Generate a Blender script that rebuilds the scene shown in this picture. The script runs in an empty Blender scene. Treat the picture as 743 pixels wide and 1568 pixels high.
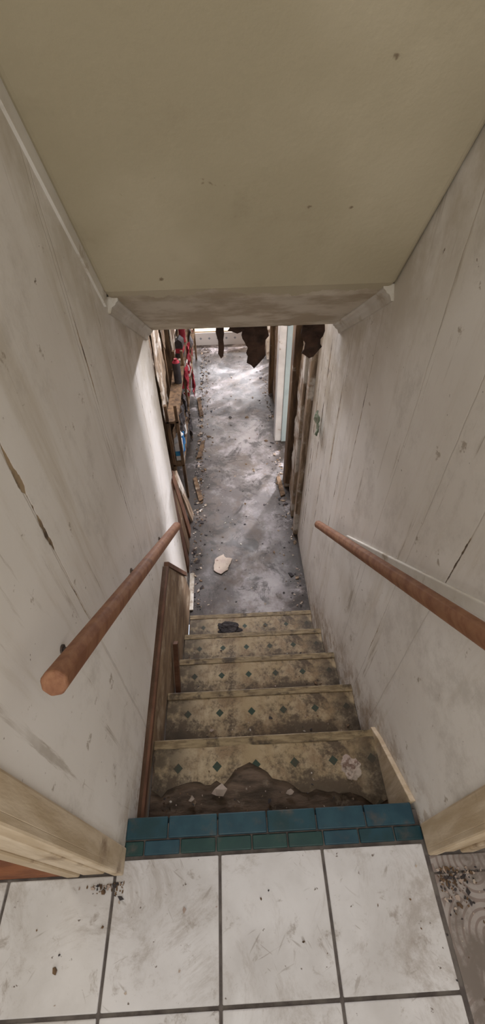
import bpy, bmesh, math, random
from mathutils import Vector, Matrix, noise as mnoise
random.seed(7)
S=bpy.context.scene
col=S.collection

# ------------------------------------------------------------ node helper
class NB:
    def __init__(s,name):
        s.m=bpy.data.materials.new(name); s.m.use_nodes=True
        s.t=s.m.node_tree; s.b=s.t.nodes['Principled BSDF']
        s.tc=s.t.nodes.new('ShaderNodeTexCoord')
        s.obj=s.tc.outputs['Object']
    def _in(s,sock,v):
        if v is None: return
        if isinstance(v,bpy.types.NodeSocket): s.t.links.new(v,sock)
        else:
            if hasattr(sock.default_value,'__len__') and len(sock.default_value)==4 and len(v)==3: v=(*v,1)
            sock.default_value=v
    def math(s,op,a,b=None,c=None,clamp=False):
        n=s.t.nodes.new('ShaderNodeMath'); n.operation=op; n.use_clamp=clamp
        s._in(n.inputs[0],a); s._in(n.inputs[1],b); s._in(n.inputs[2],c); return n.outputs[0]
    def map(s,scale=(1,1,1),loc=(0,0,0),rot=(0,0,0),src=None):
        n=s.t.nodes.new('ShaderNodeMapping'); s.t.links.new(src or s.obj,n.inputs[0])
        n.inputs['Scale'].default_value=scale; n.inputs['Location'].default_value=loc; n.inputs['Rotation'].default_value=rot
        return n.outputs[0]
    def noise(s,scale,detail=4,rough=.55,vec=None,dist=0):
        n=s.t.nodes.new('ShaderNodeTexNoise'); s.t.links.new(vec or s.obj,n.inputs['Vector'])
        n.inputs['Scale'].default_value=scale;n.inputs['Detail'].default_value=detail;n.inputs['Roughness'].default_value=rough
        n.inputs['Distortion'].default_value=dist
        return n.outputs[0]
    def ss(s,v,a,b,lo=0.,hi=1.):
        n=s.t.nodes.new('ShaderNodeMapRange'); n.interpolation_type='SMOOTHSTEP'
        if a>b: a,b,lo,hi=b,a,hi,lo
        s._in(n.inputs[0],v); n.inputs[1].default_value=a;n.inputs[2].default_value=b;n.inputs[3].default_value=lo;n.inputs[4].default_value=hi
        return n.outputs[0]
    def mix(s,f,a,b,mode='MIX'):
        n=s.t.nodes.new('ShaderNodeMix'); n.data_type='RGBA'; n.blend_type=mode
        s._in(n.inputs[0],f); s._in(n.inputs[6],a); s._in(n.inputs[7],b); return n.outputs[2]
    def xyz(s,vec=None):
        n=s.t.nodes.new('ShaderNodeSeparateXYZ'); s.t.links.new(vec or s.obj,n.inputs[0]); return n.outputs
    def fin(s,color=None,rough=.7,bump=None,bs=.3,bd=.01,spec=.3,metal=0):
        s._in(s.b.inputs['Base Color'],color); s._in(s.b.inputs['Roughness'],rough)
        s.b.inputs['Specular IOR Level'].default_value=spec; s.b.inputs['Metallic'].default_value=metal
        if bump is not None:
            n=s.t.nodes.new('ShaderNodeBump'); n.inputs['Strength'].default_value=bs; n.inputs['Distance'].default_value=bd
            s._in(n.inputs['Height'],bump); s.t.links.new(n.outputs[0],s.b.inputs['Normal'])
        return s.m

def simple(name,c1,c2,scale=8,rough=.7,stretch=(1,1,1),bs=.25,lo=.35,hi=.65,spec=.3,dirt=None,dlo=.55,dhi=.7,dscale=4):
    n=NB(name); v=n.map(stretch); f=n.noise(scale,6,.6,v)
    c=n.mix(n.ss(f,lo,hi),c1,c2)
    if dirt:
        c=n.mix(n.ss(n.noise(dscale,7,.65),dlo,dhi),c,dirt)
    return n.fin(c,rough,f,bs,.01,spec)

def wallmat(name,seams,base,base2,zlow,grime=1.,peel=None):
    n=NB(name); x,y,z=n.xyz()
    big=n.noise(1.6,5,.55); c=n.mix(n.ss(big,.35,.65),base,base2)
    st=n.noise(1.0,7,.65,n.map((5,8,.9)))
    c=n.mix(n.math('MULTIPLY',n.ss(st,.52,.74),.55),c,(.53,.455,.34))
    sc=n.noise(3.2,9,.75,n.map((1,1,.8),(7,1,2)))
    c=n.mix(n.math('MULTIPLY',n.ss(sc,.50,.68),.5),c,(.49,.45,.395))
    st2=n.noise(1.0,8,.7,n.map((5,26,1.6),(1,3,5)))
    c=n.mix(n.math('MULTIPLY',n.math('MULTIPLY',n.ss(st2,.59,.67),n.ss(n.noise(3,4),.40,.6)),.6),c,(.30,.24,.17))
    zz=n.math('ADD',z,n.math('MULTIPLY',y,.75))
    low=n.ss(zz,zlow+.42,zlow-.1)
    f=n.math('MULTIPLY',low,n.ss(n.noise(5,8,.7),.40,.66))
    c=n.mix(n.math('MULTIPLY',f,.8*grime),c,(.24,.165,.095))
    f=n.math('MULTIPLY',n.ss(zz,zlow+.30,zlow+.05),n.ss(n.noise(13,7,.7),.50,.56))
    c=n.mix(n.math('MULTIPLY',f,.7),c,(.40,.31,.22))
    hh=n.math('ADD',z,n.math('MULTIPLY',y,1.2))
    f=n.math('MULTIPLY',n.ss(hh,2.25,2.9),n.ss(n.noise(4,7,.65),.32,.62))
    c=n.mix(n.math('MULTIPLY',f,.62),c,(.42,.355,.24))
    sp=n.noise(38,3,.6); c=n.mix(n.ss(sp,.71,.76),c,(.20,.16,.12))
    sp=n.noise(11,5,.7); c=n.mix(n.math('MULTIPLY',n.ss(sp,.64,.69),.75),c,(.36,.30,.23))
    wob=n.math('MULTIPLY',n.math('SUBTRACT',n.noise(4.0,6,.7,n.map((.1,.1,1))),.5),.022)
    ed=n.math('MULTIPLY',n.math('SUBTRACT',n.noise(30,4,.7),.5),.010)
    tot=None
    for i,(sy,zc,zh,w) in enumerate(seams):
        d=n.math('ABSOLUTE',n.math('SUBTRACT',n.math('ADD',y,wob),sy))
        dz=n.math('ABSOLUTE',n.math('SUBTRACT',z,zc))
        mk=n.ss(dz,zh,zh*.35)
        mk=n.math('MULTIPLY',mk,n.ss(n.noise(7,4,.6,n.map((.2,.2,1),(0,0,i*2.3))),.36,.6))
        ww=n.math('ADD',n.math('MULTIPLY',mk,w),n.math('MULTIPLY',ed,mk))
        l=n.ss(n.math('SUBTRACT',d,ww),.0012,-.0012)
        l=n.math('MULTIPLY',l,n.ss(mk,0.02,.25))
        hair=n.math('MULTIPLY',n.ss(d,.004,.0),.26)
        l=n.math('MAXIMUM',l,hair)
        tot=l if tot is None else n.math('MAXIMUM',tot,l)
    ccol=n.mix(n.ss(n.noise(18,5),.4,.6),(.10,.068,.043),(.38,.28,.17))
    c=n.mix(tot,c,ccol)
    h=n.math('SUBTRACT',n.math('MULTIPLY',n.noise(40,5),.16),n.math('MULTIPLY',tot,1.0))
    h=n.math('ADD',h,n.math('MULTIPLY',n.noise(5,4),.6))
    return n.fin(c,.6,h,.3,.008,.3)

# ------------------------------------------------------------ mesh helper
class MB:
    def __init__(s): s.v=[];s.f=[];s.m=[]
    def box(s,x0,x1,y0,y1,z0,z1,mi=0,M=None):
        b=len(s.v)
        for p in [(x0,y0,z0),(x1,y0,z0),(x1,y1,z0),(x0,y1,z0),(x0,y0,z1),(x1,y0,z1),(x1,y1,z1),(x0,y1,z1)]:
            s.v.append(tuple(M@Vector(p)) if M else p)
        for q in [(0,3,2,1),(4,5,6,7),(0,1,5,4),(1,2,6,5),(2,3,7,6),(3,0,4,7)]:
            s.f.append([b+i for i in q]); s.m.append(mi)
    def prism(s,pts,a0,a1,axis='x',mi=0,M=None):
        b=len(s.v);n=len(pts)
        for a in (a0,a1):
            for p in pts:
                q=(a,p[0],p[1]) if axis=='x' else ((p[0],a,p[1]) if axis=='y' else (p[0],p[1],a))
                s.v.append(tuple(M@Vector(q)) if M else q)
        s.f.append([b+i for i in range(n)][::-1]);s.f.append([b+n+i for i in range(n)]);s.m+= [mi,mi]
        for i in range(n):
            j=(i+1)%n; s.f.append([b+i,b+j,b+n+j,b+n+i]); s.m.append(mi)
    def cyl(s,p0,p1,r0,r1=None,n=16,mi=0):
        r1=r0 if r1 is None else r1
        p0=Vector(p0);p1=Vector(p1);d=(p1-p0).normalized()
        u=d.orthogonal().normalized();w=d.cross(u);b=len(s.v)
        for p,r in ((p0,r0),(p1,r1)):
            for i in range(n):
                a=2*math.pi*(i+.5)/n; s.v.append(tuple(p+(u*math.cos(a)+w*math.sin(a))*r))
        s.f.append([b+i for i in range(n)][::-1]);s.f.append([b+n+i for i in range(n)]);s.m+=[mi,mi]
        for i in range(n):
            j=(i+1)%n; s.f.append([b+i,b+j,b+n+j,b+n+i]);s.m.append(mi)
    def obj(s,name,mats,bevel=0,parent=None,seg=2,loc=None,smooth=False):
        me=bpy.data.meshes.new(name)
        vs=s.v
        if loc: vs=[(a-loc[0],b-loc[1],c-loc[2]) for a,b,c in vs]
        me.from_pydata(vs,[],s.f)
        for m in (mats if isinstance(mats,list) else [mats]): me.materials.append(m)
        for p,i in zip(me.polygons,s.m): p.material_index=i; p.use_smooth=smooth
        bm=bmesh.new();bm.from_mesh(me);bmesh.ops.recalc_face_normals(bm,faces=bm.faces);bm.to_mesh(me);bm.free()
        o=bpy.data.objects.new(name,me);col.objects.link(o)
        if loc:o.location=loc
        if bevel:
            b=o.modifiers.new('bev','BEVEL');b.width=bevel;b.segments=seg;b.limit_method='ANGLE'
        if parent:o.parent=parent
        return o
def box(name,x0,x1,y0,y1,z0,z1,mat,bevel=0,parent=None):
    m=MB();m.box(x0,x1,y0,y1,z0,z1);return m.obj(name,mat,bevel,parent)
def empty(name,loc=(0,0,0)):
    e=bpy.data.objects.new(name,None);e.empty_display_size=.1;col.objects.link(e);return e

def sheet(name,outline,mat,origin,U,V,th=.004,amp=.01,fr=8,cuts=3,parent=None,rag=.0,seed=0,mats=None):
    rnd=random.Random(seed)
    pts=[]
    n=len(outline)
    for i in range(n):
        a=Vector(outline[i]).to_2d();b=Vector(outline[(i+1)%n]).to_2d()
        L=(b-a).length; k=max(1,int(L/.02)) if rag else 1
        k=min(k,40)
        for j in range(k):
            p=a.lerp(b,j/k)
            if rag: p=p+Vector((rnd.uniform(-rag,rag),rnd.uniform(-rag,rag)))
            pts.append(p)
    U=Vector(U).normalized();V=Vector(V).normalized();N=U.cross(V);O=Vector(origin)
    bm=bmesh.new()
    vs=[bm.verts.new((p.x,p.y,0)) for p in pts]
    bm.faces.new(vs)
    bmesh.ops.triangulate(bm,faces=bm.faces)
    for _ in range(cuts):
        es=[e for e in bm.edges if e.calc_length()>.03]
        if not es:break
        bmesh.ops.subdivide_edges(bm,edges=es,cuts=1)
        bmesh.ops.triangulate(bm,faces=bm.faces)
    for v in bm.verts:
        q=Vector((v.co.x*fr+seed*3.1,v.co.y*fr,seed*1.7))
        h=mnoise.noise(q)*amp+mnoise.noise(q*2.7)*amp*.4
        v.co=O+U*v.co.x+V*v.co.y+N*h
    me=bpy.data.meshes.new(name);bm.to_mesh(me);bm.free()
    me.materials.append(mat)
    o=bpy.data.objects.new(name,me);col.objects.link(o)
    so=o.modifiers.new('sol','SOLIDIFY');so.thickness=th;so.offset=0
    if parent:o.parent=parent
    return o

# ------------------------------------------------------------ materials
XL,XR=-.37,.53
W1=(.86,.83,.79);W2=(.77,.73,.68)
m_wl=wallmat('plaster_left',[(.575,1.07,.17,.010),(.57,.75,.12,.003),(1.09,1.08,.19,.0035),(1.07,.62,.12,.002),(1.62,.6,.3,.002),(1.30,1.0,.2,.0015)],W1,W2,.05)
m_wr=wallmat('plaster_right',[(.61,.82,.16,.004),(1.05,.2,.0001,.001),(1.47,.55,.42,.003),(1.62,.0,.4,.004),(1.79,.25,.45,.007),(1.93,-.2,.6,.006),(2.02,.3,.5,.004),(2.1,.3,.7,.009),(2.2,-.5,.6,.006),(2.26,-.2,.9,.009),(.80,.1,.2,.002)],W1,W2,.10)
n=NB('soffit_paint');x,y,z=n.xyz()
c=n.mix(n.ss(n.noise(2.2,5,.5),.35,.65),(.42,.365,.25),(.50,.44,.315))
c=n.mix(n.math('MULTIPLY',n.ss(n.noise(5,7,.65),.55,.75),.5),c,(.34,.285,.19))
edge=n.math('ADD',y,n.math('MULTIPLY',n.math('SUBTRACT',n.noise(6,6,.65,n.map((1,.2,.2))),.5),.20))
c=n.mix(n.ss(edge,1.43,1.44),c,n.mix(n.ss(n.noise(5,6,.6,n.map((1,1,1))),.4,.6),(.38,.31,.22),(.56,.50,.40)))
c=n.mix(n.ss(n.noise(20,3,.5),.73,.77),c,(.22,.17,.11))
m_soffit=n.fin(c,.7,n.noise(60,4),.2,.004,.25)
m_ceil=simple('ceiling_paint',(.62,.58,.47),(.68,.64,.54),3)
n=NB('white_tile');c=n.mix(n.ss(n.noise(4,6,.6),.35,.7),(.66,.645,.645),(.53,.51,.50))
c=n.mix(n.math('MULTIPLY',n.ss(n.noise(3.5,10,.8,None,1.0),.48,.68),.8),c,(.36,.32,.29))
c=n.mix(n.math('MULTIPLY',n.ss(n.noise(14,8,.75,None,.5),.56,.68),.7),c,(.28,.235,.20))
for (r,lc,s2) in [(.6,0,6),(-.5,4,9),(1.2,9,8),(2.2,7,10)]:
    v1=n.map((1,1,1),(lc,lc,0),(0,0,r));v2=n.map((11*s2,s2*1.1,1),src=v1)
    s_=n.noise(1.0,2,.5,v2,.5)
    c=n.mix(n.math('MULTIPLY',n.ss(s_,.69,.74),n.ss(n.noise(4+lc*.3,3),.48,.58,0,.5)),c,(.27,.23,.20))
c=n.mix(n.ss(n.noise(45,3,.6),.69,.73),c,(.16,.13,.11))
m_tile=n.fin(c,n.ss(n.noise(9,4),.3,.7,.35,.65),n.noise(12,4),.08,.004,.45)
m_grout=simple('grout',(.09,.075,.07),(.16,.14,.125),20,.9)
n=NB('scroll_tile');v=n.t.nodes.new('ShaderNodeTexVoronoi');n.t.links.new(n.obj,v.inputs[0]);v.inputs['Scale'].default_value=9
w=n.math('SINE',n.math('MULTIPLY',v.outputs['Distance'],42));c=n.mix(n.ss(w,.3,.6),(.36,.32,.30),(.25,.20,.18))
c=n.mix(n.ss(n.noise(5,8,.7),.46,.62),c,(.18,.15,.13));m_scroll=n.fin(c,.6,n.noise(20),.15,.004)
def teal(name,a,b):
    return simple(name,a,b,14,.32,(1,1,1),.08,spec=.5,dirt=(.09,.08,.07),dlo=.52,dhi=.75,dscale=12)
m_t1=teal('teal_tile_blue',(.012,.048,.072),(.022,.070,.095));m_t2=teal('teal_tile_green',(.010,.042,.042),(.017,.058,.052));m_t3=teal('teal_tile_mid',(.013,.057,.080),(.010,.042,.052))
n=NB('stair_lino');x,y,z=n.xyz()
def fr(v,off,p):
    u=n.math('DIVIDE',n.math('SUBTRACT',v,off),p)
    return n.math('MULTIPLY',n.math('ABSOLUTE',n.math('SUBTRACT',n.math('FRACT',n.math('ADD',u,.5)),.5)),p)
a=fr(x,.043,.148);b=fr(y,-.090,.148)
dm=n.ss(n.math('ADD',a,b),.0195,.0170)
c=n.mix(n.ss(n.noise(7,6,.6),.35,.65),(.48,.385,.255),(.36,.27,.155))
ln=n.math('MINIMUM',fr(x,.117,.148),fr(y,-.016,.148));c=n.mix(n.math('MULTIPLY',n.ss(ln,.0022,.001),.35),c,(.25,.19,.11))
rust=n.ss(n.noise(4.5,8,.75,n.map((1,1,1),(5,2,1))),.47,.62);c=n.mix(n.math('MULTIPLY',rust,.75),c,(.205,.13,.068))
c=n.mix(n.math('MULTIPLY',dm,.95),c,(.012,.042,.030))
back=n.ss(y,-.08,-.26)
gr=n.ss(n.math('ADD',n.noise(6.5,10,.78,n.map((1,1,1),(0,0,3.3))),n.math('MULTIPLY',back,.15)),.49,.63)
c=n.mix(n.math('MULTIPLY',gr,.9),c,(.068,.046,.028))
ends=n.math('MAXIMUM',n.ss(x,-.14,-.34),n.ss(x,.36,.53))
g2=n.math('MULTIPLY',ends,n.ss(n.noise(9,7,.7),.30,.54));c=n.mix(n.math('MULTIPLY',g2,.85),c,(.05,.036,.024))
m_lino=n.fin(c,.5,n.noise(25,6,.7),.35,.005,.4)
m_dirtwood=simple('grimy_tread_wood',(.06,.043,.03),(.15,.105,.075),9,.8,(1,3,1),.5,dirt=(.20,.155,.115),dlo=.58,dhi=.7,dscale=14)
m_nose=simple('nosing_strip',(.32,.245,.14),(.17,.12,.065),16,.5,(1,4,1),.3,dirt=(.07,.05,.03),dlo=.50,dhi=.65,dscale=11)
m_riser=simple('riser_board',(.10,.07,.045),(.05,.035,.025),9,.8)
m_ply=simple('stained_plywood',(.32,.225,.14),(.18,.115,.068),5,.7,(1,1,3),.3,dirt=(.44,.35,.25),dlo=.52,dhi=.66,dscale=5)
m_darkbrown=simple('dark_brown_board',(.10,.045,.025),(.17,.08,.045),8,.6,(1,1,4))
n=NB('rail_wood');x,y,z=n.xyz()
g=n.noise(1,6,.6,n.map((40,5,40)))
c=n.mix(n.ss(g,.35,.65),(.30,.150,.082),(.205,.090,.050));c=n.mix(n.ss(n.noise(6,5),.55,.75),c,(.13,.06,.036))
m_rail=n.fin(c,.65,g,.12,.004,.22)
m_metal=simple('bracket_metal',(.05,.04,.035),(.14,.09,.06),30,.5)
m_trimw=simple('aged_white_trim',(.62,.58,.51),(.52,.47,.39),6,.55,(1,1,1),.3,dirt=(.38,.31,.22),dlo=.54,dhi=.68,dscale=7)
m_paintw=simple('wall_paint_strip',(.78,.75,.69),(.68,.64,.57),6,.55,(1,1,1),.3,dirt=(.4,.33,.24),dlo=.55,dhi=.7,dscale=7)
m_casing=simple('worn_casing',(.64,.53,.39),(.48,.37,.24),5,.55,(5,5,.8),.3,dirt=(.22,.14,.08),dlo=.54,dhi=.70,dscale=5)
m_redwood=simple('red_wood_floor',(.26,.10,.045),(.16,.06,.03),6,.4,(1,8,1))
n=NB('lower_floor_lino')
c=n.mix(n.ss(n.noise(1.3,8,.68),.41,.57),(.38,.35,.36),(.115,.098,.094))
c=n.mix(n.math('MULTIPLY',n.ss(n.noise(2.6,9,.72,n.map((1,1,1),(3,8,1))),.47,.60),.75),c,(.13,.098,.078))
c=n.mix(n.math('MULTIPLY',n.ss(n.noise(4,11,.78,None,.6),.49,.59),.88),c,(.042,.034,.031))
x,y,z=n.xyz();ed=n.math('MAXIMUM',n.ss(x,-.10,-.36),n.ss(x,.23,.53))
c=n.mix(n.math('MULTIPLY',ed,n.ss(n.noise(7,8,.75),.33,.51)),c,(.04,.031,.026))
c=n.mix(n.ss(n.noise(34,3,.6),.69,.74),c,(.45,.42,.38))
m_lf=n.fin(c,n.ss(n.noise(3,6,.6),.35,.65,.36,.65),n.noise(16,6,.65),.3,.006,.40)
m_rot=simple('rotten_wood',(.20,.125,.07),(.075,.047,.03),7,.85,(3,3,.5),.6,dirt=(.45,.40,.34),dlo=.60,dhi=.68,dscale=5)
m_rotm=simple('water_stained_board',(.36,.27,.19),(.12,.08,.05),6,.8,(4,4,.6),.6,dirt=(.58,.54,.49),dlo=.48,dhi=.60,dscale=4)
m_rotw=simple('flaking_white_board',(.60,.57,.52),(.42,.36,.28),5,.7,(4,4,.7),.4,dirt=(.15,.095,.06),dlo=.50,dhi=.60,dscale=5)
m_void=simple('wall_cavity',(.05,.035,.025),(.12,.08,.055),5,.95)
m_hang=simple('hanging_rotten_paper',(.028,.016,.011),(.065,.035,.023),12,.9,(1,1,1),.6)
m_jambshade=simple('jamb_shade_tint',(.40,.49,.50),(.33,.41,.43),4,.6)  # bluish shade on the far door jamb, put into its base colour
m_tan=simple('tan_floor',(.52,.40,.25),(.38,.28,.17),6,.5)
m_white=simple('white_gloss',(.72,.72,.72),(.60,.60,.60),6,.5,dirt=(.3,.22,.15),dlo=.62,dhi=.7,dscale=7)
m_red=simple('red_cloth',(.36,.025,.045),(.18,.015,.025),10,.8,dirt=(.3,.22,.18),dlo=.6,dhi=.66,dscale=14)
m_blue=simple('blue_print',(.02,.14,.42),(.04,.28,.50),15,.4)
m_green=simple('green_rag',(.10,.15,.09),(.36,.38,.31),16,.85)
m_paper=simple('damp_card',(.50,.42,.35),(.36,.28,.24),9,.8,dirt=(.2,.13,.1),dlo=.58,dhi=.66,dscale=25)
m_black=simple('blackened_muck',(.03,.027,.03),(.06,.05,.05),12,.8,bs=.8)
n=NB('dotted_riser');x,y,z=n.xyz();a=fr(x,.0,.12);b=fr(z,-1.08,.4);c=n.mix(n.ss(n.math('ADD',a,b),.022,.016),(.66,.66,.68),(.25,.28,.34));m_dots=n.fin(c,.5)

# ------------------------------------------------------------ camera
f=665.
def nrm(v):return Vector(v).normalized()
F=nrm((-43,694,-665));U=-nrm((14,-636,-665));U=(U-F*U.dot(F)).normalized();E=F.cross(U)
R=Matrix((E,F,U))
cam=bpy.data.cameras.new('camera');co=bpy.data.objects.new('camera',cam);col.objects.link(co)
co.matrix_world=Matrix.Translation((0,0,1.63))@R.to_4x4()
cam.sensor_fit='VERTICAL';cam.sensor_height=36;cam.lens=36*f/1568;cam.clip_start=.01
S.camera=co

ZL=-1.175
# ------------------------------------------------------------ shell: stairwell
m=MB();m.prism([(.188,-.13),(2.03,-.13),(2.03,2.4),(.188,2.4)],-.50,XL);m.box(-.50,-.385,.25,2.03,ZL-.1,-.13)
wall_left=m.obj('wall_left',m_wl)
m=MB();m.box(XR,.69,.20,2.38,ZL-.1,2.4)
wall_right=m.obj('wall_right',m_wr)
m=MB();m.prism([(.44,2.4),(1.09,1.56),(1.40,1.15),(1.47,1.095),(2.0,.77),(2.15,.77),(2.15,2.4)],XL,XR)
m.obj('ceiling_soffit',m_soffit,.02,seg=4)
box('ceiling',-2,2,-2.5,2.15,2.4,2.5,m_ceil)
def trim_along(name,pts,x,side,prof,mat):
    mb=MB()
    rings=[]
    for i,p in enumerate(pts):
        a=Vector(pts[max(0,i-1)]);c=Vector(pts[min(len(pts)-1,i+1)]);t=(c-a).normalized();nn=Vector((t.y,-t.x))
        if nn.y>0: nn=-nn
        ring=[]
        for (u,v) in prof:
            q=Vector(p)+nn*v; mb.v.append((x+side*u,q.x,q.y)); ring.append(len(mb.v)-1)
        rings.append(ring)
    k=len(prof)
    for r0,r1 in zip(rings,rings[1:]):
        for i in range(k):
            j=(i+1)%k; mb.f.append([r0[i],r0[j],r1[j],r1[i]]);mb.m.append(0)
    mb.f.append(rings[0][::-1]);mb.f.append(rings[-1]);mb.m+=[0,0]
    return mb.obj(name,mat,.001)
pr=[(-.004,-.01),(.034,-.01),(.034,.003),(.027,.008),(.023,.016),(.014,.021),(.010,.032),(.008,.040),(-.004,.040)]
ps=[(-.004,-.01),(.007,-.01),(.007,.035),(-.004,.035)]
trim_along('trim_1',[(1.44,1.112),(1.70,.953),(2.0,.77)],XL,1,pr,m_trimw)
trim_along('trim_2',[(1.42,1.13),(1.70,.953),(2.0,.77)],XR,-1,pr,m_trimw)
trim_along('trim_3',[(.5,2.323),(1.09,1.56),(1.42,1.13)],XL,1,ps,m_paintw)

# ------------------------------------------------------------ staircase
st=empty('staircase')
RUN,RISE=.277,.235
for k in range(1,6):
    y0=.26+RUN*(k-1);y1=.26+RUN*k;z=-RISE*k
    XA=-.352
    if k<5: box('tread_%d'%k,XA,XR,y0-.0,y1+.004,z-.03,z,m_dirtwood,.004,st)
    else: box('tread_%d'%k,XA,XR,y0,y1,z-.03,z+.001,m_dirtwood,0,st)
    if k<5: box('riser_%d'%(k+1),XA,XR,y1-.03,y1-.008,z-RISE,z-.03,m_riser,0,st)
    m=MB();m.box(XA,XR,y1-.022,y1+.012,z+.001,z+.008)
    if k<5:m.box(XA,XR,y1+.004,y1+.012,z-.028,z+.001)
    m.obj('nosing_%d'%k,m_nose,.003,st)
    if k==1:
        e=[(-.345,.38),(-.31,.36),(-.26,.39),(-.19,.405),(-.15,.385),(-.11,.40),(-.08,.39),(-.04,.43),(.02,.452),(.06,.44),(.10,.40),(.155,.385),(.20,.345),(.255,.352),(.32,.345),(.405,.335),(.46,.30),(.525,.31)]
        out=[(a,b-y1) for a,b in e]+[(.527,-.015),(-.345,-.015)]
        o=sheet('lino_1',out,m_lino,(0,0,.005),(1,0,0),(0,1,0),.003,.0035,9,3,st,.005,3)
        o.location=(0,y1,z)
    else:
        rr=random.Random(100+k);pts=[];xx=-.348
        while xx<.527:
            pts.append((xx,-RUN+.006+max(0,rr.gauss(0,.012))));xx+=.03
        out=pts+[(.527,-RUN+.01),(.527,-.018),(-.348,-.018)]
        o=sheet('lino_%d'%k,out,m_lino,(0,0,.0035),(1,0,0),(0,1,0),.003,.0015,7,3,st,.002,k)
        o.location=(0,y1,z)
for i,(cx,cy,sz) in enumerate([(-.10,.365,.026),(.16,.35,.014),(-.2,.345,.012)]):
    sheet('lino_scrap_%d'%i,[(-sz,0),(-sz*.3,-sz*.5),(sz*.6,-sz*.7),(sz*1.2,-sz*.1),(sz*.5,sz*.8),(-sz*.4,sz*.5)],m_paper,(cx,cy,-.235+.010),(1,.2,.1),(-.1,1,.1),.002,.006,30,3,st,.003,60+i)
box('riser_1',-.352,XR,.215,.245,-.235,-.03,m_riser,0,st)
m=MB();m.prism([(.262,-.20),(.262,.02),(.50,-.17),(.56,-.235),(.56,-.26),(.262,-.26)],.512,.53);m.obj('skirt_right',m_casing,.003,st)
m=MB();m.prism([(.262,-.13),(.262,-1.17),(1.86,-1.17),(1.78,-.86),(1.36,-.17)],-.384,-.356,mi=0)
m.prism([(.262,-.13),(1.36,-.17),(1.37,-.19),(.262,-.165)],-.384,-.348,mi=1)
m.prism([(1.36,-.17),(1.385,-.165),(1.82,-.86),(1.80,-.88)],-.372,-.348,mi=1)
m.obj('stair_side_panel',[m_ply,m_darkbrown],.002)
m=MB();M=Matrix.Translation((-.335,.98,-.62))@Matrix.Rotation(math.radians(-40),4,'X')
m.box(-.012,.012,-.02,.02,-.12,.18,0,M);m.obj('wood_batten',m_darkbrown,.003)

# ------------------------------------------------------------ top floor
box('floor',-2,2,-2.5,.245,-.2,-.006,m_grout)
m=MB();P=.304
for i in range(-5,4):
    x0=-.389+P*i
    for j in range(0,9):
        y1=.163-P*j;y0=y1-P
        if x0>=.5: continue
        if x0<-.6 and j==0: y1=.13
        m.box(x0+.004,x0+P-.004,y0+.004,y1-.004,-.02,0)
fl=m.obj('floor_tile_white',m_tile,.003)
m=MB()
for i in range(0,5):
    for j in range(-1,9):
        x0=.530+P*i;y1=.09-P*j;y0=y1-P
        m.box(x0+.002,x0+P-.003,y0+.002,min(y1-.002,.13),-.02,-.003)
m.obj('floor_tile_scroll',m_scroll,.002)
m=MB()
i=0;x0=-.395
while x0<XR-.01:
    a=max(x0+.002,XL+.001);b=min(x0+.152-.002,XR-.002)
    if b-a>.01: m.box(a,b,.207,.262,-.03,.004,i%3==0 and 2 or 0)
    x0+=.152;i+=1
x0=-.42;i=0
while x0<XR-.01:
    a=max(x0+.002,XL+.001);b=min(x0+.108-.002,XR-.002)
    if b-a>.01: m.box(a,b,.168,.203,-.03,.002,[1,0,1,1,1,1,0,2,2][i%9])
    x0+=.108;i+=1
m.obj('threshold_tile_teal',[m_t1,m_t2,m_t3],.003)

def casing(name,x0,x1,ya,yb,z0=0,z1=2.4):
    m=MB();s=1 if x1>x0 else -1
    a,b=min(x0,x1),max(x0,x1)
    m.box(a,b,ya+.012,yb,z0,z1)
    m.box(min(x0,x0+s*.03),max(x0,x0+s*.03),ya,ya+.02,z0,z1)
    m.box(min(x1-s*.04,x1),max(x1-s*.04,x1),ya+.002,ya+.02,z0,z1)
    m.box(a+.045,b-.055,ya+.006,ya+.02,z0,z1)
    return m.obj(name,m_casing,.005)
casing('trim_4',-.364,-.53,.125,.190)
casing('trim_5',.524,.66,.128,.205,.014)
box('wall_right_upper',.69,2,.14,.25,-.02,2.4,m_wr)
m=MB();m.box(-2,-1.3,.14,.25,0,2.4);m.box(-1.3,-.53,.14,.25,2.05,2.4);m.obj('wall_left_upper',m_wl)
box('floor_side_room',-1.3,-.502,.132,2.2,-.2,.003,m_redwood)
box('wall_side_room_end',-2,-.53,2.15,2.25,0,2.4,m_wl)
box('wall_back',-2,2,-2.6,-2.5,-.2,2.5,m_wl)
box('wall_west',-2.1,-2,-2.6,2.25,-.2,2.5,m_wl)
box('wall_east',2,2.1,-2.6,2.25,-.2,2.5,m_wr)

# ------------------------------------------------------------ handrails
def rail(name,p0,p1,wx):
    p0=Vector(p0);p1=Vector(p1)
    m=MB();m.cyl(p0,p1,.0235,.0225,n=8)
    o=m.obj(name,m_rail,.005,seg=3)
    m=MB()
    for t in (.12,.52,.9):
        q=p0.lerp(p1,t);s=1 if wx>q.x else -1
        m.cyl(q+Vector((0,0,-.02)),q+Vector((s*.03,0,-.05)),.004,n=8)
        m.cyl(q+Vector((s*.03,0,-.05)),(wx,q.y,q.z-.052),.004,n=8)
        m.cyl((wx-s*.004,q.y,q.z-.052),(wx,q.y,q.z-.052),.010,n=16)
    m.obj('bracket',m_metal,0,o)
rail('handrail',(-.295,.29,.955),(-.295,1.50,-.02),XL)
rail('handrail',(.45,.12,1.10),(.45,1.546,-.107),XR)
m=MB();m.prism([(.205,1.02),(1.30,.04),(1.30,.085),(.205,1.065)],.518,XR);m.obj('trim_10',m_paintw,.004)

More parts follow.
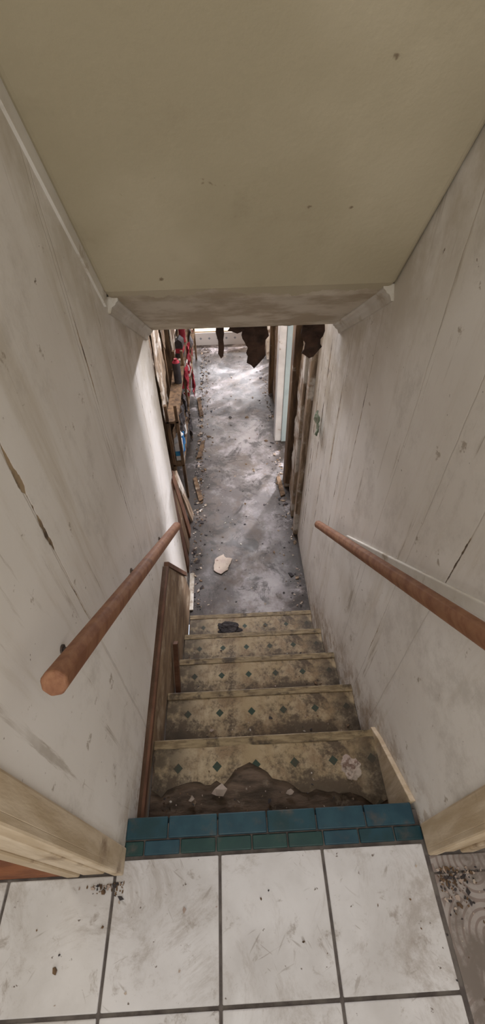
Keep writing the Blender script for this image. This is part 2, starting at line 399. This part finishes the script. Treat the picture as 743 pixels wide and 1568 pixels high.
# ------------------------------------------------------------ lower corridor
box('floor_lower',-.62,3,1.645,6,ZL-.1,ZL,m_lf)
m=MB();m.box(-2,3,6.0,9,ZL-.1,ZL+.19);m.obj('floor_far',m_tan)
box('trim_6',-.62,.69,5.985,6.0,ZL,ZL+.175,m_dots)
box('ceiling_lower',-.8,3,2.15,9,1.2,1.3,m_ceil)
box('wall_corridor_right',.54,.69,2.38,3.12,ZL,1.2,m_void)
box('wall_corridor_right_pier',.53,.68,3.72,4.72,ZL,1.2,m_rotm)
box('wall_corridor_right_end',.53,.68,5.5,6.0,ZL,1.2,m_rotw)
box('wall_corridor_right_head',.53,.68,3.12,5.5,.9,1.2,m_rotw)
m=MB();m.box(.495,.54,2.39,2.46,ZL,.9,1);m.box(.50,.54,2.60,2.68,ZL,.9,1);m.box(.485,.545,2.98,3.11,ZL,.9);dfr=m.obj('door_frame_rotten',[m_rot,m_rotm],.006)
sheet('torn_facing_1',[(0,0),(.13,.03),(.11,.9),(.13,1.8),(.02,1.85),(.03,.9)],m_rotw,(.53,2.46,ZL),(0,1,0),(0,0,1),.008,.012,5,4,dfr,.006,4)
sheet('torn_facing_2',[(0,0),(.26,.02),(.20,.5),(.24,1.2),(.10,1.9),(.02,1.2),(.05,.6)],m_rotm,(.53,2.70,ZL),(0,1,0),(0,0,1),.008,.015,5,4,dfr,.01,9)
m=MB();m.box(.462,.53,3.70,3.82,ZL,.95);m.box(.475,.53,3.82,3.90,ZL,.95);m.obj('trim_7',m_white,.004)
box('trim_8',.53,.70,3.69,3.72,ZL,.95,m_jambshade,.002)
box('trim_9',.48,.53,4.64,4.72,ZL,.95,m_rot,.004)
m=MB()
for yy in (4.90,5.08,5.26): m.box(.56,.65,yy,yy+.07,ZL,.9)
m.obj('light_split_studs',m_rot,.003)  # studs added across the opening to split the light into floor streaks
box('wall_far_right_room',3,3.1,2.2,9,ZL,1.2,m_wr)
box('wall_right_room_near',.69,3,2.1,2.25,ZL,1.2,m_wr)
m=MB();WX0,WX1,WZ0,WZ1=-.7,1.0,-.35,.85
m.box(-2,WX0,8.5,8.6,ZL,1.3);m.box(WX1,3,8.5,8.6,ZL,1.3);m.box(WX0,WX1,8.5,8.6,ZL,WZ0);m.box(WX0,WX1,8.5,8.6,WZ1,1.3)
m.obj('wall_far',m_wr)
m=MB()
for a in (WX0,(WX0+WX1)/2-.02,WX1-.04):m.box(a,a+.04,8.47,8.55,WZ0,WZ1)
for a in (WZ0,(WZ0+WZ1)/2-.02,WZ1-.04):m.box(WX0,WX1,8.47,8.55,a,a+.04)
m.obj('window_1',m_white,.003)
box('wall_far_left',-2.1,-2,6,8.6,ZL,1.3,m_wl)
box('wall_corridor_left',-.76,-.64,2.03,6.0,ZL,1.2,m_void)
m=MB()
yy=2.05
while yy<6:
    m.box(-.64,-.55,yy,yy+.04,ZL,1.2);yy+=.405
m.obj('wall_studs',m_rot,.003)
for i,(y0,y1,z0,z1,mt) in enumerate([(2.06,2.38,.1,1.1,m_rot),(2.42,2.95,.0,1.1,m_rot),(3.0,3.4,-.5,.9,m_rotm),(3.5,4.0,-.1,1.0,m_rot),(4.1,4.6,-.6,1.0,m_rotw),(4.7,5.3,-.9,1.0,m_rot),(5.35,5.95,-1.1,1.0,m_rotw),(2.3,2.7,-1.1,-.6,m_rotm),(3.3,4.0,-1.15,-.75,m_rot)]):
    out=[(0,.1),((y1-y0)*.3,0),((y1-y0)*.6,.15),(y1-y0,.02),(y1-y0+.02,(z1-z0)*.5),(y1-y0,z1-z0),((y1-y0)*.5,z1-z0-.1),(0,z1-z0),(.03,(z1-z0)*.5)]
    sheet('torn_cladding',out,mt,(-.535,y0,z0),(0,1,0),(0,0,1),.006,.014,5,4,None,.012,20+i)
m=MB();SX0,SX1=-.505,-.405
m.box(SX0,SX1,2.9,5.6,-.80,-.78);m.box(SX0,SX1,2.9,5.6,-.36,-.34)
for yy in (2.9,3.8,4.7,5.57):
    m.box(SX0,SX0+.025,yy,yy+.03,ZL,-.2);m.box(SX1-.025,SX1,yy,yy+.03,ZL,-.2)
shelf=m.obj('storage_shelf',m_rot,.003)
def can(name,x,y,z,r,h,body,cap):
    m=MB();m.cyl((x,y,z),(x,y,z+h*.85),r,n=20,mi=0);m.cyl((x,y,z+h*.85),(x,y,z+h*.93),r,r*.6,20,1);m.cyl((x,y,z+h*.93),(x,y,z+h),r*.45,n=16,mi=1)
    m.obj(name,[body,cap],.001)
SX=-.440;ZA=-.778;ZB=-.338
can('spray_can',SX,3.10,ZA,.033,.2,m_blue,m_white)
can('spray_can',SX,3.20,ZA,.03,.17,m_blue,m_black)
can('paint_can',SX,3.36,ZA,.035,.12,m_white,m_metal)
can('bottle',SX,3.5,ZB,.033,.22,m_black,m_red)
can('bottle',SX,4.3,ZB,.033,.2,m_red,m_white)
can('paint_can',SX,4.9,ZA,.035,.14,m_red,m_white)
def carton(name,x,y,z,w,d,h,body,band,rot):
    m=MB();M=Matrix.Translation((x,y,z))@Matrix.Rotation(rot,4,'Z')
    m.box(-w/2,w/2,-d/2,d/2,0,h,0,M);m.box(-w/2-.001,w/2+.001,-d/2-.001,d/2+.001,h*.3,h*.6,1,M)
    m.prism([(-w/2,h),(0,h+.03),(w/2,h)],-d/2,d/2,'y',0,M)
    m.obj(name,[body,band],.001)
carton('carton',SX-.005,3.0,ZA,.07,.09,.17,m_white,m_blue,.1)
carton('carton',SX-.005,4.05,ZA,.07,.12,.15,m_red,m_white,.1)
carton('carton',SX-.005,4.45,ZA,.07,.12,.12,m_white,m_red,-.1)
carton('carton',SX-.005,4.0,ZB,.07,.1,.15,m_black,m_red,-.1)
for i,(y,z,mt) in enumerate([(3.75,-.33,m_red),(4.2,-.33,m_red),(4.6,-.33,m_black),(3.3,-.33,m_black),(3.05,-.33,m_black),(5.1,-.33,m_red),(4.4,-.77,m_red),(3.6,-.77,m_black)]):
    out=[(-.08,0),(.07,.01),(.09,-.1),(.05,-.22),(.0,-.17),(-.04,-.25),(-.09,-.12)]
    sheet('rag_%d'%i,out,mt,(-.385,y,z),(0,1,0),(0,0,1),.005,.03,12,3,shelf,.01,40+i)
def board(name,p,w,t,l,rx,ry,rz,mat):
    M=Matrix.Translation(p)@Matrix.Rotation(rz,4,'Z')@Matrix.Rotation(ry,4,'Y')@Matrix.Rotation(rx,4,'X')
    m=MB();m.prism([(-w/2,0),(w/2,0),(w/2,l*.96),(w*.2,l),(-w*.1,l*.97),(-w/2,l*.99)],-t/2,t/2,'x',0,M);m.obj(name,mat,.003)
board('leaning_board',(-.385,2.10,ZL+.002),.11,.022,.98,.05,-.02,0,m_darkbrown)
board('leaning_board',(-.39,2.28,ZL+.002),.12,.02,.62,-.10,-.08,0,m_rot)
board('leaning_board',(-.385,2.46,ZL+.002),.10,.02,.74,.08,-.08,.0,m_darkbrown)
board('leaning_board',(-.37,2.64,ZL+.002),.11,.02,.50,-.1,-.2,0,m_rotm)
m=MB();m.box(-.365,-.33,1.70,2.03,ZL,ZL+.015);m.obj('floor_batten',m_rotw,.002)
for i,(x,y,r,l,mt) in enumerate([(-.33,3.0,.2,.35,m_rot),(-.31,3.6,-.15,.3,m_rot),(.45,3.0,.05,.3,m_rot),(-.34,4.4,.1,.4,m_rot)]):
    M=Matrix.Translation((x,y,ZL+.01))@Matrix.Rotation(r,4,'Z');m=MB();m.prism([(-.02,-l/2),(.025,-l/2+.02),(.015,l/2),(-.022,l/2-.03)],-.008,.008,'z',0,M);m.obj('floor_plank_scrap',mt,.002)

def hang(name,x,w,l,seed,y=2.07):
    out=[(-w*.5,.02),(w*.5,.02),(w*.62,-l*.3),(w*.45,-l*.5),(w*.55,-l*.7),(w*.2,-l*.95),(0,-l),(-w*.35,-l*.85),(-w*.3,-l*.55),(-w*.55,-l*.35)]
    sheet(name,out,m_hang,(x,y,.77),(1,0,0),(0,0,1),.008,.03,14,4,None,.005,seed)
hang('hanging_rotten_paper',.135,.11,.235,1)
hang('hanging_rotten_paper',.05,.12,.05,12)
hang('hanging_rotten_paper',-.03,.03,.18,2)
hang('hanging_rotten_paper',.415,.10,.20,3)
hang('hanging_rotten_paper',.26,.2,.03,6)
sheet('green_rag',[(-.03,0),(.02,.01),(.04,-.06),(.03,-.16),(-.01,-.14),(-.04,-.08)],m_green,(.505,2.09,.22),(0,1,0),(0,0,1),.008,.02,25,3,None,.004,5)

sheet('damp_card',[(-.06,-.05),(.0,-.09),(.05,-.05),(.09,.06),(.04,.07),(.02,.11),(-.05,.06)],m_paper,(-.12,2.10,ZL+.008),(1,0,0),(0,1,0),.004,.004,8,3,None,.004,6)
def lump(name,c,r,h,mat,seed):
    bm=bmesh.new();bmesh.ops.create_icosphere(bm,subdivisions=4,radius=1)
    for v in bm.verts:
        k=1+.45*mnoise.noise(v.co*2+Vector((seed,0,0)))+.2*mnoise.noise(v.co*6)
        v.co=Vector((c[0]+v.co.x*r[0]*k,c[1]+v.co.y*r[1]*k,c[2]+max(-.002,v.co.z*h*k)))
    me=bpy.data.meshes.new(name);bm.to_mesh(me);bm.free();me.materials.append(mat)
    o=bpy.data.objects.new(name,me);col.objects.link(o)
    return o
lump('muck_pile',(-.07,1.54,ZL+.008),(.075,.05),.016,m_black,2)
lump('rubble_1',(.40,.42,-.229),(.035,.04),.007,m_paper,5).parent=st
def debris(name,n,fn,mats,smin,smax,seed):
    rnd=random.Random(seed);m=MB()
    for i in range(n):
        x,y,z=fn(rnd);s=rnd.uniform(smin,smax)*(1 if rnd.random()<.85 else 2)
        M=Matrix.Translation((x,y,z+s*.15))@Matrix.Rotation(rnd.uniform(0,6.3),4,'Z')@Matrix.Rotation(rnd.uniform(-.5,.5),4,'X')
        k=rnd.randint(4,6);pts=[(math.cos(a*6.283/k)*s*rnd.uniform(.4,1.3),math.sin(a*6.283/k)*s*rnd.uniform(.3,.9)) for a in range(k)]
        m.prism(pts,-s*.12,s*.12,'z',rnd.randrange(len(mats)),M)
    return m.obj(name,mats)
def fcor(r):
    y=1.7+4.2*r.random()
    if r.random()<.6: x=-.36+abs(r.gauss(0,.06))
    elif r.random()<.6: x=.50-abs(r.gauss(0,.05))
    else: x=r.uniform(-.35,.5)
    return x,y,ZL
debris('floor_debris',1100,fcor,[m_black,m_rot,m_paper,m_black,m_rotm],.003,.014,1)
def fst(r):
    k=r.randint(1,5);y=.26+RUN*(k-1)+.02+abs(r.gauss(0,.07));y=min(y,.26+RUN*k-.03)
    return r.uniform(-.33,.51),y,-RISE*k+.006
debris('debris_chips',300,fst,[m_black,m_rot,m_paper,m_rotm],.002,.007,2).parent=st
def ftop(r):
    if r.random()<.6:return .54+abs(r.gauss(0,.06)),.10-abs(r.gauss(0,.05)),.0
    if r.random()<.4:return -.36-abs(r.gauss(0,.05)),.11-abs(r.gauss(0,.012)),.002
    return r.uniform(-.6,.8),r.uniform(-.5,.12),.002
debris('tile_debris',340,ftop,[m_black,m_rot,m_paper,m_rot],.0018,.005,3)

# ------------------------------------------------------------ lights
def area(name,loc,rot,sx,sy,p,c):
    l=bpy.data.lights.new(name,'AREA');l.shape='RECTANGLE';l.size=sx;l.size_y=sy;l.energy=p;l.color=c
    o=bpy.data.objects.new(name,l);col.objects.link(o);o.location=loc;o.rotation_euler=rot;return o
def aim(o,t):
    o.rotation_euler=(Vector(t)-o.location).to_track_quat('-Z','Y').to_euler()
R90=math.pi/2
area('window_light_far',(.15,8.4,.25),(-R90,0,0),1.7,1.2,105,(.93,.93,1))
area('window_light_right_room',(2.9,3.6,.1),(0,R90,0),1.0,1.0,45,(.88,.91,1))
o=area('window_light_right_room_b',(2.6,6.9,.8),(0,R90,0),.2,.2,480,(.95,.93,1));aim(o,(0.1,4.3,ZL))
o=area('window_light_right_room_c',(2.8,5.2,.7),(0,R90,0),.45,.45,110,(.95,.93,1));aim(o,(0.05,2.8,ZL))
o=area('corridor_fill_light',(.08,3.9,1.1),(0,0,0),.8,.5,58,(.95,.94,1));aim(o,(.08,.6,.2))  # added fill hidden behind the header, brightens the stair walls; no real fixture
area('window_light_upper',(.2,-2.4,1.3),(R90,0,0),1.6,1.2,20,(1,.97,.93))
area('upper_fill_light',(.1,-.6,2.38),(0,0,0),.8,.8,15,(1,.98,.96))  # unseen overhead fill added to light the tiles and walls
area('side_room_light',(-1.1,.9,2.3),(0,0,0),.5,.5,8,(1,.93,.8))
w=bpy.data.worlds.new('sky');S.world=w;w.use_nodes=True
w.node_tree.nodes['Background'].inputs[0].default_value=(.8,.88,1,1);w.node_tree.nodes['Background'].inputs[1].default_value=1.0
S.view_settings.view_transform='Standard'
S.view_settings.exposure=.1
